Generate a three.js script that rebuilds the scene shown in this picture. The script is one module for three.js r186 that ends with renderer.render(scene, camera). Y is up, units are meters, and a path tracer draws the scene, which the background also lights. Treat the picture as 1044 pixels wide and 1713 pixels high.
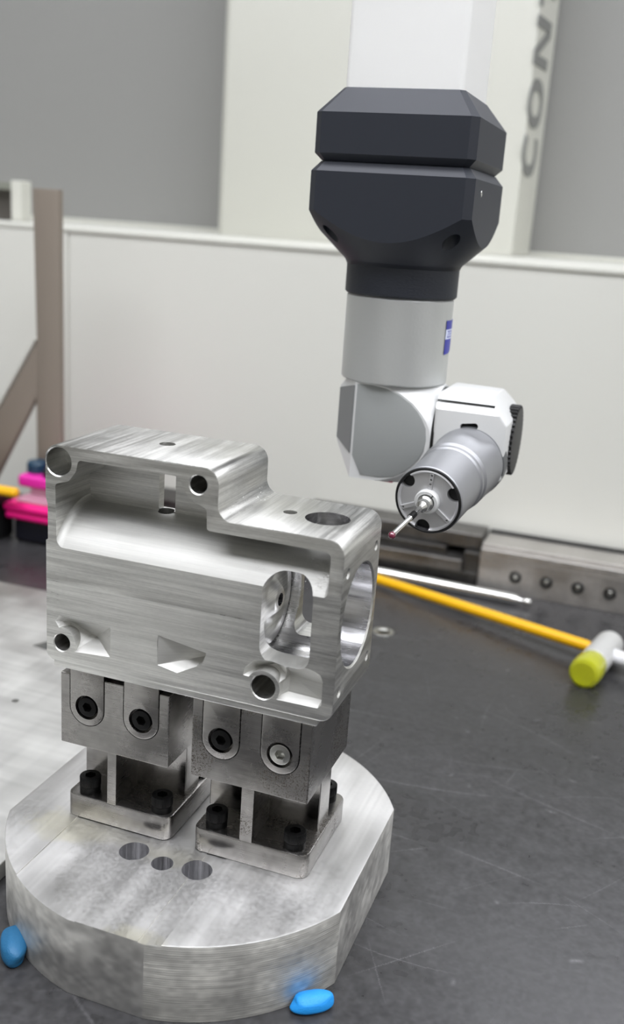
import * as THREE from 'three';
import { RectAreaLightUniformsLib } from 'three/addons/lights/RectAreaLightUniformsLib.js';
import { RoundedBoxGeometry } from 'three/addons/geometries/RoundedBoxGeometry.js';
import { ConvexGeometry } from 'three/addons/geometries/ConvexGeometry.js';
import { TextGeometry } from 'three/addons/geometries/TextGeometry.js';
import { FontLoader } from 'three/addons/loaders/FontLoader.js';
import { mergeGeometries, toCreasedNormals } from 'three/addons/utils/BufferGeometryUtils.js';
import { Brush, Evaluator, SUBTRACTION, ADDITION, INTERSECTION } from 'three-bvh-csg';

// ------------------------------------------------------------------ camera, light, exposure
// Lengths below are millimetres in the frame of the aluminium workpiece (origin at its lower
// front left corner); MM turns them into metres with the table top at y = 0.
const MM = 0.001, TABLE = -120.5;
const P = (x, y, z) => new THREE.Vector3(x * MM, (y - TABLE) * MM, z * MM);
const rad = Math.PI / 180;
const scene = new THREE.Scene();
scene.background = new THREE.Color(0x0b0c0d);
const camera = new THREE.PerspectiveCamera(2 * Math.atan(1713 / 2 / 1686.26) / rad, 1044 / 1713, 0.02, 20);
camera.position.copy(P(249.67, 202.93, 366.66));
camera.rotation.set(-16.155 * rad, 18.803 * rad, 3.905 * rad, 'YXZ');
camera.focus = 0.47;
camera.userData.fStop = 7.2;
const renderer = new THREE.WebGLRenderer({ antialias: true });
renderer.toneMapping = THREE.LinearToneMapping;
renderer.toneMappingExposure = 1.0;
renderer.shadowMap.enabled = true;
RectAreaLightUniformsLib.init();
const LAMP_NITS = 6.6, LAMP_GLOW = 3.0;
const CEILING = 2.05, LAMPS = [];
for (const x of [-0.7, 0.7, 2.1]) for (const z of [-2.2, 0.2, 1.0]) LAMPS.push([x, z]);
const LAMP_W = 1.3, LAMP_D = 0.55;

// ------------------------------------------------------------------ helpers
const names = new Map(), origins = new WeakMap();
function numbered(name) { const n = names.get(name) || 0; names.set(name, n + 1); return n ? `${name}_${String(n).padStart(3, '0')}` : name; }
function shade(m) { m.castShadow = true; m.receiveShadow = true; return m; }
function thing(name, label, category, o = [0, 0, 0], group) {
  const g = new THREE.Group(); g.name = numbered(name); g.position.copy(P(...o)); g.userData = { label, category };
  if (group) g.userData.group = group;
  origins.set(g, o); scene.add(g); return g;
}
function part(name, geo, mat, parent, label) {           // geo in the workpiece frame, millimetres
  const o = origins.get(parent), m = shade(new THREE.Mesh(geo.clone().translate(-o[0], -o[1], -o[2]).scale(MM, MM, MM), mat));
  m.name = name; origins.set(m, o); if (label) m.userData.label = label; parent.add(m); return m;
}
function one(name, geo, mat, label, category, o, group) { // a thing that is a single mesh
  const m = shade(new THREE.Mesh(geo.clone().translate(-o[0], -o[1], -o[2]).scale(MM, MM, MM), mat));
  m.name = numbered(name); m.position.copy(P(...o)); m.userData = { label, category }; if (group) m.userData.group = group;
  origins.set(m, o); scene.add(m); return m;
}
function struct(name, geo, mat) { const m = shade(new THREE.Mesh(geo, mat)); m.name = name; m.userData.kind = 'structure'; scene.add(m); return m; }
const keep = g => { for (const k of Object.keys(g.attributes)) if (!['position', 'normal', 'uv'].includes(k)) g.deleteAttribute(k); return g.index ? g.toNonIndexed() : g; };
const merge = list => mergeGeometries(list.map(keep));
const box = (x0, x1, y0, y1, z0, z1) => new THREE.BoxGeometry(x1 - x0, y1 - y0, z1 - z0).translate((x0 + x1) / 2, (y0 + y1) / 2, (z0 + z1) / 2);
const rbox = (x0, x1, y0, y1, z0, z1, r, s = 3) => new RoundedBoxGeometry(x1 - x0, y1 - y0, z1 - z0, s, r).translate((x0 + x1) / 2, (y0 + y1) / 2, (z0 + z1) / 2);
const cylX = (r, x0, x1, y, z, n = 64) => new THREE.CylinderGeometry(r, r, x1 - x0, n).rotateZ(Math.PI / 2).translate((x0 + x1) / 2, y, z);
const cylY = (r, y0, y1, x, z, n = 48, r2 = r) => new THREE.CylinderGeometry(r2, r, y1 - y0, n).translate(x, (y0 + y1) / 2, z);
const cylZ = (r, z0, z1, x, y, n = 48, r2 = r) => new THREE.CylinderGeometry(r2, r, z1 - z0, n).rotateX(Math.PI / 2).translate(x, y, (z0 + z1) / 2);
const sh = pts => new THREE.Shape(pts.map(p => new THREE.Vector2(p[0], p[1])));
// a polygon with rounded corners: points [x, y, radius]
function rounded(pts, seg = 8) {
  const out = [], n = pts.length;
  for (let i = 0; i < n; i++) {
    const [x, y, r = 0] = pts[i], a = pts[(i + n - 1) % n], b = pts[(i + 1) % n];
    if (!r) { out.push([x, y]); continue; }
    let ux = a[0] - x, uy = a[1] - y, vx = b[0] - x, vy = b[1] - y; const lu = Math.hypot(ux, uy), lv = Math.hypot(vx, vy);
    ux /= lu; uy /= lu; vx /= lv; vy /= lv;
    const half = Math.acos(Math.max(-1, Math.min(1, ux * vx + uy * vy))) / 2, t = r / Math.tan(half);
    const cx = x + (ux + vx) / Math.hypot(ux + vx, uy + vy) * r / Math.sin(half), cy = y + (uy + vy) / Math.hypot(ux + vx, uy + vy) * r / Math.sin(half);
    let a0 = Math.atan2(y + uy * t - cy, x + ux * t - cx), a1 = Math.atan2(y + vy * t - cy, x + vx * t - cx), d = a1 - a0;
    while (d > Math.PI) d -= 2 * Math.PI; while (d < -Math.PI) d += 2 * Math.PI;
    for (let k = 0; k <= seg; k++) out.push([cx + r * Math.cos(a0 + d * k / seg), cy + r * Math.sin(a0 + d * k / seg)]);
  }
  return out;
}
function extZ(pts, z0, z1, bevel = 0, holes = []) {       // outline in x, y; from z0 up to z1
  const s = sh(pts); for (const h of holes) s.holes.push(sh(h));
  const g = new THREE.ExtrudeGeometry(s, bevel ? { depth: z1 - z0 - 2 * bevel, bevelEnabled: true, bevelSize: bevel, bevelThickness: bevel, bevelOffset: -bevel, bevelSegments: 2 } : { depth: z1 - z0, bevelEnabled: false });
  return toCreasedNormals(keep(g.translate(0, 0, z0 + bevel)), 0.6);
}
const extY = (pts, y0, y1, bevel = 0, holes = []) => extZ(pts.map(p => [p[0], -p[1]]), y0, y1, bevel, holes.map(h => h.map(p => [p[0], -p[1]]))).rotateX(-Math.PI / 2);  // outline in x, z
const hull = pts => new ConvexGeometry(pts.map(p => new THREE.Vector3(...p)));
const circle = (x, y, r, n = 40, f = null) => Array.from({ length: n }, (_, i) => { const a = i / n * 2 * Math.PI, q = f ? f(i) : r; return [x + q * Math.cos(a), y + q * Math.sin(a)]; });
const ev = new Evaluator(); ev.attributes = ['position', 'normal']; ev.useGroups = false;
function brush(g) { const c = keep(g.clone()); c.deleteAttribute('uv'); c.clearGroups(); const b = new Brush(c); b.updateMatrixWorld(); return b; }
function csg(g, ops) {                                    // ops: [operation, geometry]
  let a = brush(g);
  for (const [op, t] of ops) { a = ev.evaluate(a, brush(t), op); a.updateMatrixWorld(); }
  const r = a.geometry; r.clearGroups(); r.setDrawRange(0, Infinity);
  return r.index ? r.toNonIndexed() : r;
}
const cut = (g, ...tools) => csg(g, tools.map(t => [SUBTRACTION, t]));
// uv by triangle in metres: fn(px, py, pz, nx, ny, nz) -> [u, v] where n is the triangle's mean normal
function uvs(g, fn) {
  const p = g.attributes.position, n = g.attributes.normal, uv = new Float32Array(p.count * 2);
  for (let t = 0; t < p.count; t += 3) {
    let x = 0, y = 0, z = 0;
    for (let k = 0; k < 3; k++) { x += n.getX(t + k); y += n.getY(t + k); z += n.getZ(t + k); }
    const l = Math.hypot(x, y, z) || 1;
    for (let k = 0; k < 3; k++) { const q = fn(p.getX(t + k), p.getY(t + k), p.getZ(t + k), x / l, y / l, z / l); uv[(t + k) * 2] = q[0] * MM; uv[(t + k) * 2 + 1] = q[1] * MM; }
  }
  g.setAttribute('uv', new THREE.BufferAttribute(uv, 2)); return g;
}
const boxUV = (x, y, z, nx, ny, nz) => Math.abs(ny) > 0.7 ? [x, -z] : Math.abs(nx) > Math.abs(nz) ? [z, y] : [x, y];
function byNormal(g, pick, n) {                           // sorts triangles into material groups
  const lists = Array.from({ length: n }, () => []), p = g.attributes.position, nn = g.attributes.normal;
  for (let t = 0; t < p.count; t += 3) lists[pick((p.getX(t) + p.getX(t + 1) + p.getX(t + 2)) / 3, (p.getY(t) + p.getY(t + 1) + p.getY(t + 2)) / 3, (p.getZ(t) + p.getZ(t + 1) + p.getZ(t + 2)) / 3, nn.getX(t), nn.getY(t), nn.getZ(t))].push(t);
  const out = new THREE.BufferGeometry(), order = lists.flat();
  for (const k of Object.keys(g.attributes)) {
    const a = g.attributes[k], s = a.itemSize, d = new Float32Array(a.count * s);
    order.forEach((t, i) => d.set(a.array.subarray(t * s, (t + 3) * s), i * 3 * s)); out.setAttribute(k, new THREE.BufferAttribute(d, s));
  }
  let at = 0; lists.forEach((l, i) => { if (l.length) out.addGroup(at, l.length * 3, i); at += l.length * 3; });
  return out;
}
// ------------------------------------------------------------------ textures
function rng(seed) { let a = seed >>> 0; return () => { a = a + 0x6D2B79F5 | 0; let t = Math.imul(a ^ a >>> 15, 1 | a); t = t + Math.imul(t ^ t >>> 7, 61 | t) ^ t; return ((t ^ t >>> 14) >>> 0) / 4294967296; }; }
function noise(seed, fx, fy) {                            // tileable value noise with fx by fy cells
  const r = rng(seed), g = Float32Array.from({ length: fx * fy }, r), s = t => t * t * (3 - 2 * t);
  return (u, v) => {
    u = (u - Math.floor(u)) * fx; v = (v - Math.floor(v)) * fy; const i = Math.floor(u) % fx, j = Math.floor(v) % fy, a = s(u - Math.floor(u)), b = s(v - Math.floor(v)), i2 = (i + 1) % fx, j2 = (j + 1) % fy;
    return (g[j * fx + i] * (1 - a) + g[j * fx + i2] * a) * (1 - b) + (g[j2 * fx + i] * (1 - a) + g[j2 * fx + i2] * a) * b;
  };
}
const mix = (a, b, t) => a + (b - a) * t, clamp = (x, a = 0, b = 1) => Math.min(b, Math.max(a, x)), step = (a, b, x) => { const t = clamp((x - a) / (b - a)); return t * t * (3 - 2 * t); };
function tex(w, h, fn, size, srgb = false) {              // fn(u, v) -> [r, g, b] 0..1 or a number; size: metres per repeat
  const d = new Uint8Array(w * h * 4);
  for (let j = 0; j < h; j++) for (let i = 0; i < w; i++) {
    const c = fn((i + 0.5) / w, (j + 0.5) / h), k = (j * w + i) * 4;
    if (typeof c === 'number') d[k] = d[k + 1] = d[k + 2] = clamp(c) * 255; else for (let q = 0; q < 3; q++) d[k + q] = clamp(c[q]) * 255;
    d[k + 3] = 255;
  }
  const t = new THREE.DataTexture(d, w, h); t.wrapS = t.wrapT = THREE.RepeatWrapping; t.magFilter = t.minFilter = THREE.LinearFilter; t.repeat.set(1 / size[0], 1 / size[1]);
  if (srgb) t.colorSpace = THREE.SRGBColorSpace; t.needsUpdate = true; return t;
}
const std = o => new THREE.MeshStandardMaterial(o), phys = o => new THREE.MeshPhysicalMaterial(o);
// milled aluminium: cutter lines run along u, passes of different finish follow one another along v
function milled(seed, { base = 0.86, spread = 0.1, rough = 0.34, roughSpread = 0.12, bump = 0.0001, size = [0.09, 0.06], passes = 9, tint = 0.98 } = {}) {
  const lo0 = noise(seed, 2, passes), pr = rng(seed + 77), edges = [], lv = [];
  for (let i = 0, v = 0; v < 1; i++) { edges.push(v); lv.push(pr()); v += (0.4 + 1.2 * pr()) / passes; }
  const lo = (u, v) => { v = v - Math.floor(v); let i = edges.length - 1; while (edges[i] > v) i--; const nx = i + 1 < edges.length ? edges[i + 1] : 1, k = step(nx - 0.012, nx, v); return 0.35 * lo0(u, v) + 0.65 * mix(lv[i], lv[(i + 1) % lv.length], k); };
  const mid = noise(seed + 1, 3, passes * 5), fine = noise(seed + 2, 5, 190), grain = noise(seed + 3, 60, 160), patch = noise(seed + 4, 9, 7);
  const f = (u, v) => [lo(u, v), mid(u, v), fine(u, v), grain(u, v), patch(u, v)];
  const m = phys({
    metalness: 1, roughness: 1, color: 0xffffff,
    map: tex(512, 512, (u, v) => { const [a, b, c, d, e] = f(u, v), t = base + spread * ((a - 0.5) * 0.5 + (b - 0.5) * 0.9 + (c - 0.5) * 0.8 + (d - 0.5) * 0.3); return [t, t * 0.998, t * tint]; }, size, true),
    roughnessMap: tex(512, 512, (u, v) => { const [a, b, c, d, e] = f(u, v); return rough + roughSpread * ((a - 0.5) + (b - 0.5) * 0.8 + (c - 0.5) * 0.5 + (d - 0.5) * 0.5 + (e - 0.5) * 0.6); }, size),
    bumpMap: tex(512, 512, (u, v) => { const [a, b, c, d] = f(u, v); return a * 0.8 + b * 0.16 + c * 0.03 + d * 0.01; }, size), bumpScale: bump,
  });
  return m;
}
const M = {};
M.alu = milled(11, { base: 0.81, rough: 0.4, roughSpread: 0.13, bump: 0.00009, spread: 0.13, passes: 8 });
M.aluBore = milled(31, { tint: 1.005, base: 0.81, rough: 0.26, bump: 0.00007, passes: 14, spread: 0.07, roughSpread: 0.1 });
M.aluMatt = milled(41, { base: 0.81, rough: 0.64, roughSpread: 0.06, bump: 0.00004, spread: 0.05, passes: 8 });
M.aluHole = milled(45, { base: 0.81, rough: 0.46, roughSpread: 0.2, bump: 0.0001, spread: 0.1, passes: 16, tint: 1.01 });
M.dark = std({ color: 0x0b0c0e, roughness: 0.6 });
{ // stained plate aluminium of the round base
  const a = noise(51, 7, 7), b = noise(52, 17, 19), c = noise(53, 60, 60), d = noise(54, 4, 120), y = noise(55, 5, 6), g = noise(56, 150, 150), sz = noise(57, 22, 7);
  const q = (u, v) => a(u, v) * 0.5 + sz(u, v) * 0.4 + b(u, v) * 0.07 + c(u, v) * 0.03;
  const s = [0.17, 0.17];
  M.baseTop = phys({
    metalness: 1, roughness: 1,
    map: tex(1024, 1024, (u, v) => { const t = q(u, v), st = step(0.6, 0.82, y(u + 0.04 * c(u, v), v + 0.05 * b(u, v))), k = 0.82 + 0.2 * (t - 0.5) + 0.04 * (d(v, u) - 0.5); return [k, k * (0.997 - 0.008 * st), k * (0.99 - 0.06 * st)]; }, s, true),
    roughnessMap: tex(512, 512, (u, v) => 0.52 + 0.22 * (q(u, v) - 0.5) + 0.1 * (g(u, v) - 0.5), s),
    bumpMap: tex(512, 512, (u, v) => 0.5 * a(u, v) + 0.35 * sz(u, v) + 0.05 * c(u, v) + 0.1 * d(v, u), s), bumpScale: 0.00012,
  });
  const r = noise(61, 40, 20), l0 = noise(62, 12, 12), l = (u, v) => 0.5 + 0.5 * Math.sin(6.2832 * 38 * v + 1.6 * l0(u, v)) * step(0.15, 0.5, l0(v, u)), l2 = noise(63, 9, 90), mt = noise(64, 9, 5);
  M.baseSide = phys({
    metalness: 1, roughness: 1,
    map: tex(1024, 512, (u, v) => { const k = 0.83 + 0.06 * (mt(u, v) - 0.5) + 0.09 * (r(u, v) - 0.5) + 0.05 * (l(u, v) - 0.5) + 0.06 * (l2(u, v) - 0.5) ; return [k, k * 0.995, k * 0.97]; }, [0.12, 0.04], true),
    roughnessMap: tex(512, 512, (u, v) => 0.68 + 0.2 * (mt(u, v) - 0.5) + 0.12 * (l2(u, v) - 0.5), [0.12, 0.04]),
    bumpMap: tex(512, 512, (u, v) => 0.6 * l(u, v) + 0.2 * l2(u, v) + 0.2 * r(u, v), [0.12, 0.04]), bumpScale: 0.00006,
  });
  const sm = noise(66, 5, 3), sm2 = noise(67, 26, 12);
  M.baseSideSmooth = phys({
    metalness: 1, roughness: 1,
    map: tex(512, 256, (u, v) => { const k = 0.83 + 0.05 * (sm(u, v) - 0.5) + 0.06 * (sm2(u, v) - 0.5) + 0.08 * (r(u, v) - 0.5); return [k, k * 0.995, k * 0.975]; }, [0.12, 0.04], true),
    roughnessMap: tex(256, 256, (u, v) => 0.62 + 0.22 * (sm(u, v) - 0.5) + 0.14 * (sm2(u, v) - 0.5), [0.12, 0.04]),
  });
}
{ // smooth light plate
  const a = noise(71, 5, 6), b = noise(72, 16, 16), c = noise(73, 70, 8), g = noise(74, 8, 90), s = [0.3, 0.3];
  M.plate = phys({
    metalness: 1, roughness: 1,
    map: tex(512, 512, (u, v) => { const k = 0.78 + 0.1 * (a(u, v) - 0.5) + 0.08 * (b(u, v) - 0.5) + 0.04 * (c(u, v) - 0.5) + 0.05 * (g(u, v) - 0.5); return [k, k, k * 0.985]; }, s, true),
    roughnessMap: tex(512, 512, (u, v) => 0.62 + 0.2 * (a(u, v) - 0.5) + 0.12 * (b(u, v) - 0.5), s),
    bumpMap: tex(512, 512, (u, v) => 0.6 * b(u, v) + 0.4 * g(u, v), s), bumpScale: 0.0002,
  });
}
// ground tool steel; rust > 0 adds dark pitted specks in patches
function steel(seed, base, rust, rough = 0.34) {
  const RES = rust > 0.5 ? 1024 : 512;
  const a = noise(seed, 6, 5), b = noise(seed + 1, 26, 26), c = noise(seed + 2, 150, 150), l = noise(seed + 3, 4, 150), w = noise(seed + 4, 3, 4), s = [0.06, 0.06];
  const sp = (u, v) => rust * step(0.64, 0.8, w(u + 0.06 * b(u, v), v + 0.06 * a(u, v))) * step(0.6, 0.74, c(u, v) * 0.85 + b(u, v) * 0.15);
  return phys({
    metalness: 1, roughness: 1,
    map: tex(RES, RES, (u, v) => { const k = base + 0.06 * (a(u, v) - 0.5) + 0.05 * (b(u, v) - 0.5) + 0.035 * (l(u, v) - 0.5), r = sp(u, v); return [mix(k, 0.21, r), mix(k * 0.985, 0.18, r), mix(k * 0.965, 0.15, r)]; }, s, true),
    roughnessMap: tex(RES, RES, (u, v) => mix(rough + 0.1 * (a(u, v) - 0.5) + 0.025 * (l(u, v) - 0.5), 0.75, sp(u, v)), s),
    bumpMap: tex(RES, RES, (u, v) => 0.5 - 0.35 * sp(u, v) + 0.03 * l(u, v) + 0.03 * c(u, v), s), bumpScale: 0.00012,
  });
}
M.steel = steel(101, 0.58, 0.06, 0.27); M.steelRusty = steel(121, 0.58, 0.62, 0.28); M.insert = steel(141, 0.6, 0.1, 0.27); M.pocketSteel = steel(191, 0.6, 0.1, 0.18);
M.black = std({ color: 0x151515, metalness: 0.75, roughness: 0.42 });
M.chrome = std({ color: 0xd8d8d6, metalness: 1, roughness: 0.18 });
M.screwSteel = std({ color: 0xb9b9b4, metalness: 1, roughness: 0.28 });
{ // dark surface plate: fine mottling, wiped streaks, scratches
  const N = 2048, s = 1.1, f = new Float32Array(N * N), r = rng(201);
  const line = (x, y, a, len, w, k, curve) => { for (let t = 0; t < len; t++) { x += Math.cos(a); y += Math.sin(a); a += curve; const fade = k * Math.sin(Math.PI * t / len) * (0.5 + 0.5 * r()); for (let i = -w; i <= w; i++) for (let j = -w; j <= w; j++) { const q = ((Math.floor(y + j) % N + N) % N) * N + (Math.floor(x + i) % N + N) % N; f[q] = Math.max(f[q], fade * (1 - Math.hypot(i, j) / (w + 1.2))); } } };
  for (let i = 0; i < 900; i++) line(r() * N, r() * N, (r() < 0.6 ? 0.1 : 1.5) + (r() - 0.5) * 1.6, 20 + r() * 120, 0, 0.25 + 0.4 * r(), (r() - 0.5) * 0.01);
  for (let i = 0; i < 110; i++) line(r() * N, r() * N, (r() - 0.5) * 1.3, 80 + r() * 240, 1, 0.3 + 0.45 * r(), (r() - 0.5) * 0.006);
  for (let i = 0; i < 420; i++) line(r() * N, r() * N, r() * 6.3, 3 + r() * 12, 2, 0.3 + 0.5 * r(), (r() - 0.5) * 0.2);
  const a = noise(202, 14, 18), b = noise(203, 60, 110), c = noise(204, 330, 330), d = noise(205, 700, 700), e = noise(206, 30, 90);
  const q = (u, v) => 0.4 * a(u + 0.02 * b(u, v), v) + 0.3 * e(u, v) + 0.2 * b(u, v) + 0.1 * c(u, v), at = (u, v) => f[Math.floor(v * N) * N + Math.floor(u * N)];
  M.table = phys({
    roughness: 1, specularIntensity: 0.75, metalness: 0,
    map: tex(N, N, (u, v) => { const k = 0.222 + 0.08 * (q(u, v) - 0.5) + 0.04 * (c(u, v) - 0.5) + 0.04 * (d(u, v) - 0.5) + 0.26 * at(u, v); return [k, k * 0.995, k * 1.015]; }, [s, s], true),
    roughnessMap: tex(1024, 1024, (u, v) => 0.33 + 0.2 * (q(u, v) - 0.5) + 0.08 * (c(u, v) - 0.5), [s, s]),
    bumpMap: tex(1024, 1024, (u, v) => 0.5 * c(u, v) + 0.3 * b(u, v) - 0.3 * at(u, v), [s, s]), bumpScale: 0.00015,
  });
}
{ // painted sheet with a faint orange peel
  const a = noise(301, 90, 90), b = noise(302, 5, 4), s = [0.5, 0.5], bump = tex(256, 256, (u, v) => a(u, v), s);
  const paint = (hex, rough) => { const c = new THREE.Color(hex).convertLinearToSRGB(); return std({ color: hex, roughness: rough, bumpMap: bump, bumpScale: 0.00005 }); };
  M.white = paint(0xcbcbc2, 0.5); M.whiteRam = paint(0xf8f8f5, 0.4); M.skirt = paint(0xd7d7cf, 0.55); M.greyPanel = paint(0x8b8b88, 0.6); M.wall = paint(0xc8c6c0, 0.9); M.ceiling = paint(0xe6e6e2, 0.9); M.floor = paint(0x6d706e, 0.6); M.wallDark = paint(0xc8c6c0, 0.9);
  M.headDark = std({ color: 0x20242d, roughness: 0.5, bumpMap: bump, bumpScale: 0.00006 });
  M.silver = std({ color: 0xc9cbca, metalness: 0.7, roughness: 0.4, bumpMap: bump, bumpScale: 0.00004 });
  M.greyPlate = std({ color: 0x9fa2a1, metalness: 0.3, roughness: 0.5 });
  M.lightGrey = std({ color: 0xd9dad9, metalness: 0.15, roughness: 0.38 });
  M.tube = std({ color: 0x96979a, metalness: 0.6, roughness: 0.42 });
  M.face = std({ color: 0xc9c9ca, metalness: 0.6, roughness: 0.38 });
  M.rubber = std({ color: 0x0a0a0b, roughness: 0.5 });
}
const keyed = (m, rep) => m;

// ------------------------------------------------------------------ the room
struct('floor', new THREE.BoxGeometry(6.4, 0.1, 6.4).translate(0, -0.9, 0), M.floor);
struct('ceiling', new THREE.BoxGeometry(6.4, 0.1, 6.4).translate(0, CEILING + 0.05, 0), M.ceiling);
struct('wall_back', new THREE.BoxGeometry(6.4, 3, 0.1).translate(0, 0.6, -3.15), M.wall);
struct('wall_front', new THREE.BoxGeometry(6.4, 3, 0.1).translate(0, 0.6, 3.15), M.wallDark);
struct('wall_left', new THREE.BoxGeometry(0.1, 3, 6.2).translate(-3.15, 0.6, 0), M.wall);
struct('wall_right', new THREE.BoxGeometry(0.1, 3, 6.2).translate(3.15, 0.6, 0), M.wall);
{
  const frame = std({ color: 0xe8e8e6, roughness: 0.5 }), glow = std({ color: 0xf4f4f2, emissive: 0xf6f8ff, emissiveIntensity: LAMP_GLOW, roughness: 0.6 });
  const w = LAMP_W / MM, d = LAMP_D / MM, proto = thing('ceiling_light', 'long flush ceiling light panel above the measuring table', 'ceiling light', [0, 0, 0], 'ceiling light panels');
  part('frame', extY([[-w / 2 - 18, -d / 2 - 18], [w / 2 + 18, -d / 2 - 18], [w / 2 + 18, d / 2 + 18], [-w / 2 - 18, d / 2 + 18]], -14, 0, 0, [[[-w / 2, -d / 2], [w / 2, -d / 2], [w / 2, d / 2], [-w / 2, d / 2]]]), frame, proto);
  part('diffuser', box(-w / 2, w / 2, -9, -4, -d / 2, d / 2), glow, proto);
  LAMPS.forEach(([x, z], i) => {
    const o = i ? proto.clone() : proto; if (i) { o.name = numbered('ceiling_light'); scene.add(o); }
    o.position.set(x, CEILING, z); o.userData.label = `long flush ceiling light panel, ${['rear', 'middle', 'front'][i % 3]} row, ${['left', 'centre', 'right'][Math.floor(i / 3)]}, above the measuring table`;
    const l = new THREE.RectAreaLight(0xf8f9ff, LAMP_NITS, LAMP_W, LAMP_D); l.name = numbered('ceiling_light_source'); l.position.set(x, CEILING - 0.02, z); l.lookAt(x, 0, z); scene.add(l);
  });
}
// ------------------------------------------------------------------ surface table
const table = thing('surface_table', 'dark grey scratched measuring table under everything', 'table', [0, TABLE, 0]);
{
  const top = cut(rbox(-1100, 900, TABLE - 160, TABLE, -580, 760, 4, 2), cylY(9.2, TABLE - 14, TABLE + 5, 61.7, -389, 40));
  part('table_top', uvs(top, boxUV), M.table, table);
  for (const [x, z] of [[-1000, -500], [800, -500], [-1000, 660], [800, 660]]) part('leg', rbox(x - 60, x + 60, TABLE - 730, TABLE - 160, z - 60, z + 60, 8, 2), M.greyPanel, table);
  const ring = new THREE.LatheGeometry([[4.6, -12], [9.1, -12], [9.1, -0.2], [8.6, 0.3], [6.2, 0.3], [4.6, -1.2], [4.6, -12]].map(p => new THREE.Vector2(...p)), 40).translate(61.7, TABLE, -389);
  part('threaded_insert', ring, M.screwSteel, table, 'small steel threaded insert set flush in the table top');
}
// ------------------------------------------------------------------ light plate left of the round base
{
  const t = thing('aluminium_plate', 'large flat pale aluminium plate lying left of the round base', 'plate', [-300, TABLE, -100]);
  const g = cut(rbox(-620, -21, TABLE, -111, -312, 420, 0.8, 2), hull([[-158, -100, -214], [-144, -100, -212], [-150, -100, -232], [-158, -125, -214], [-144, -125, -212], [-150, -125, -232]]), cylY(2.4, -116, -100, -117, -136.5));
  part('plate', uvs(g, boxUV), M.plate, t);
}
// ------------------------------------------------------------------ round base with flats
{
  const cx = 68, cz = -35.5, R = 95, pts = [];
  const on = a => [cx + R * Math.cos(a), cz + R * 1.025 * Math.sin(a)], arc = (a0, a1, n) => { for (let i = 0; i <= n; i++) pts.push(on(mix(a0, a1, i / n))); };
  const aR = Math.acos((153 - cx) / R), aL = Math.acos((-18.8 - cx) / R);       // flats at x = 153 and x = -18.8
  arc(aR, Math.acos((86 - cx) / R), 26); arc(Math.acos((50 - cx) / R), aL, 26); arc(-aL, -aR, 60);
  let g = extY(pts, TABLE, -83, 0.35);
  const strip = (x0, x1, d) => box(x0, x1, -83 - d, -80, -140, 70);
  g = cut(g, strip(13.5, 53.5, 0.5), strip(53.5, 83, 0.22), strip(83, 93, 0.6), cylY(6.95, -108, -80, 51.6, 7.2, 64), cylY(5.1, -108, -80, 67.8, 10.2, 64), cylY(7.0, -108, -80, 84.1, 7.6, 64));
  uvs(g, (x, y, z, nx, ny, nz) => Math.abs(ny) > 0.7 ? [x + 20, -z] : [51.6, 67.8, 84.1].some(c => Math.hypot(x - c, z - 8.5) < 8.5) ? [y, Math.atan2(z - 8.5, x - (x < 60 ? 51.6 : x < 75 ? 67.8 : 84.1)) * 7] : [Math.atan2(z - cz, x - cx) * R, y]);
  const t = thing('round_base', 'thick round aluminium base with two flats under both clamping risers', 'base', [cx, TABLE, cz]);
  part('disc', byNormal(g, (x, y, z, nx, ny) => ny > 0.7 ? 0 : [[51.6, 7.2], [67.8, 10.2], [84.1, 7.6]].some(c => Math.hypot(x - c[0], z - c[1]) < 7.3) ? 2 : x < 85.6 || x > 152.5 ? 3 : 1, 4), [M.baseTop, M.baseSide, M.aluHole, M.baseSideSmooth], t);
}
// ------------------------------------------------------------------ blue putty
{
  const putty = (pts, seed, o, label) => {
    const n1 = noise(seed, 5, 5), g = new THREE.SphereGeometry(1, 48, 32), p = g.attributes.position, m = new THREE.Matrix4().compose(new THREE.Vector3(0, 0, 0), new THREE.Quaternion().setFromAxisAngle(new THREE.Vector3(0, 1, 0), pts.turn), new THREE.Vector3(...pts.size));
    for (let i = 0; i < p.count; i++) { const v = new THREE.Vector3().fromBufferAttribute(p, i), k = 1 + 0.3 * (n1(Math.atan2(v.z, v.x) / 6.2832 + 0.5, v.y * 0.35 + 0.5) - 0.5) * (1 - v.y * v.y); v.set(Math.sign(v.x) * Math.abs(v.x) ** 0.8, Math.sign(v.y) * Math.abs(v.y) ** 0.75, v.z).multiplyScalar(k); p.setXYZ(i, v.x, Math.max(v.y, -0.82), v.z); }
    g.applyMatrix4(m).computeVertexNormals(); g.translate(o[0], TABLE + pts.size[1] * 0.8, o[1]);
    const r = noise(seed + 9, 40, 40); const bump = tex(128, 128, (u, v) => r(u, v), [0.5, 0.5]);
    one('putty_lump', g, std({ color: pts.color, roughness: 0.55, bumpMap: bump, bumpScale: 0.00008 }), label, 'putty', [o[0], TABLE, o[1]]);
  };
  putty({ size: [9.5, 4.2, 4.6], turn: 0.62, color: 0x1d8fdd }, 401, [149, 25.5], 'bright blue putty lump pressed against the front right of the round base');
  putty({ size: [11.5, 5.6, 5.6], turn: -0.95, color: 0x1c5f88 }, 411, [15.6, 49.2], 'darker blue putty lump pressed against the left side of the round base');
}
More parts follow.
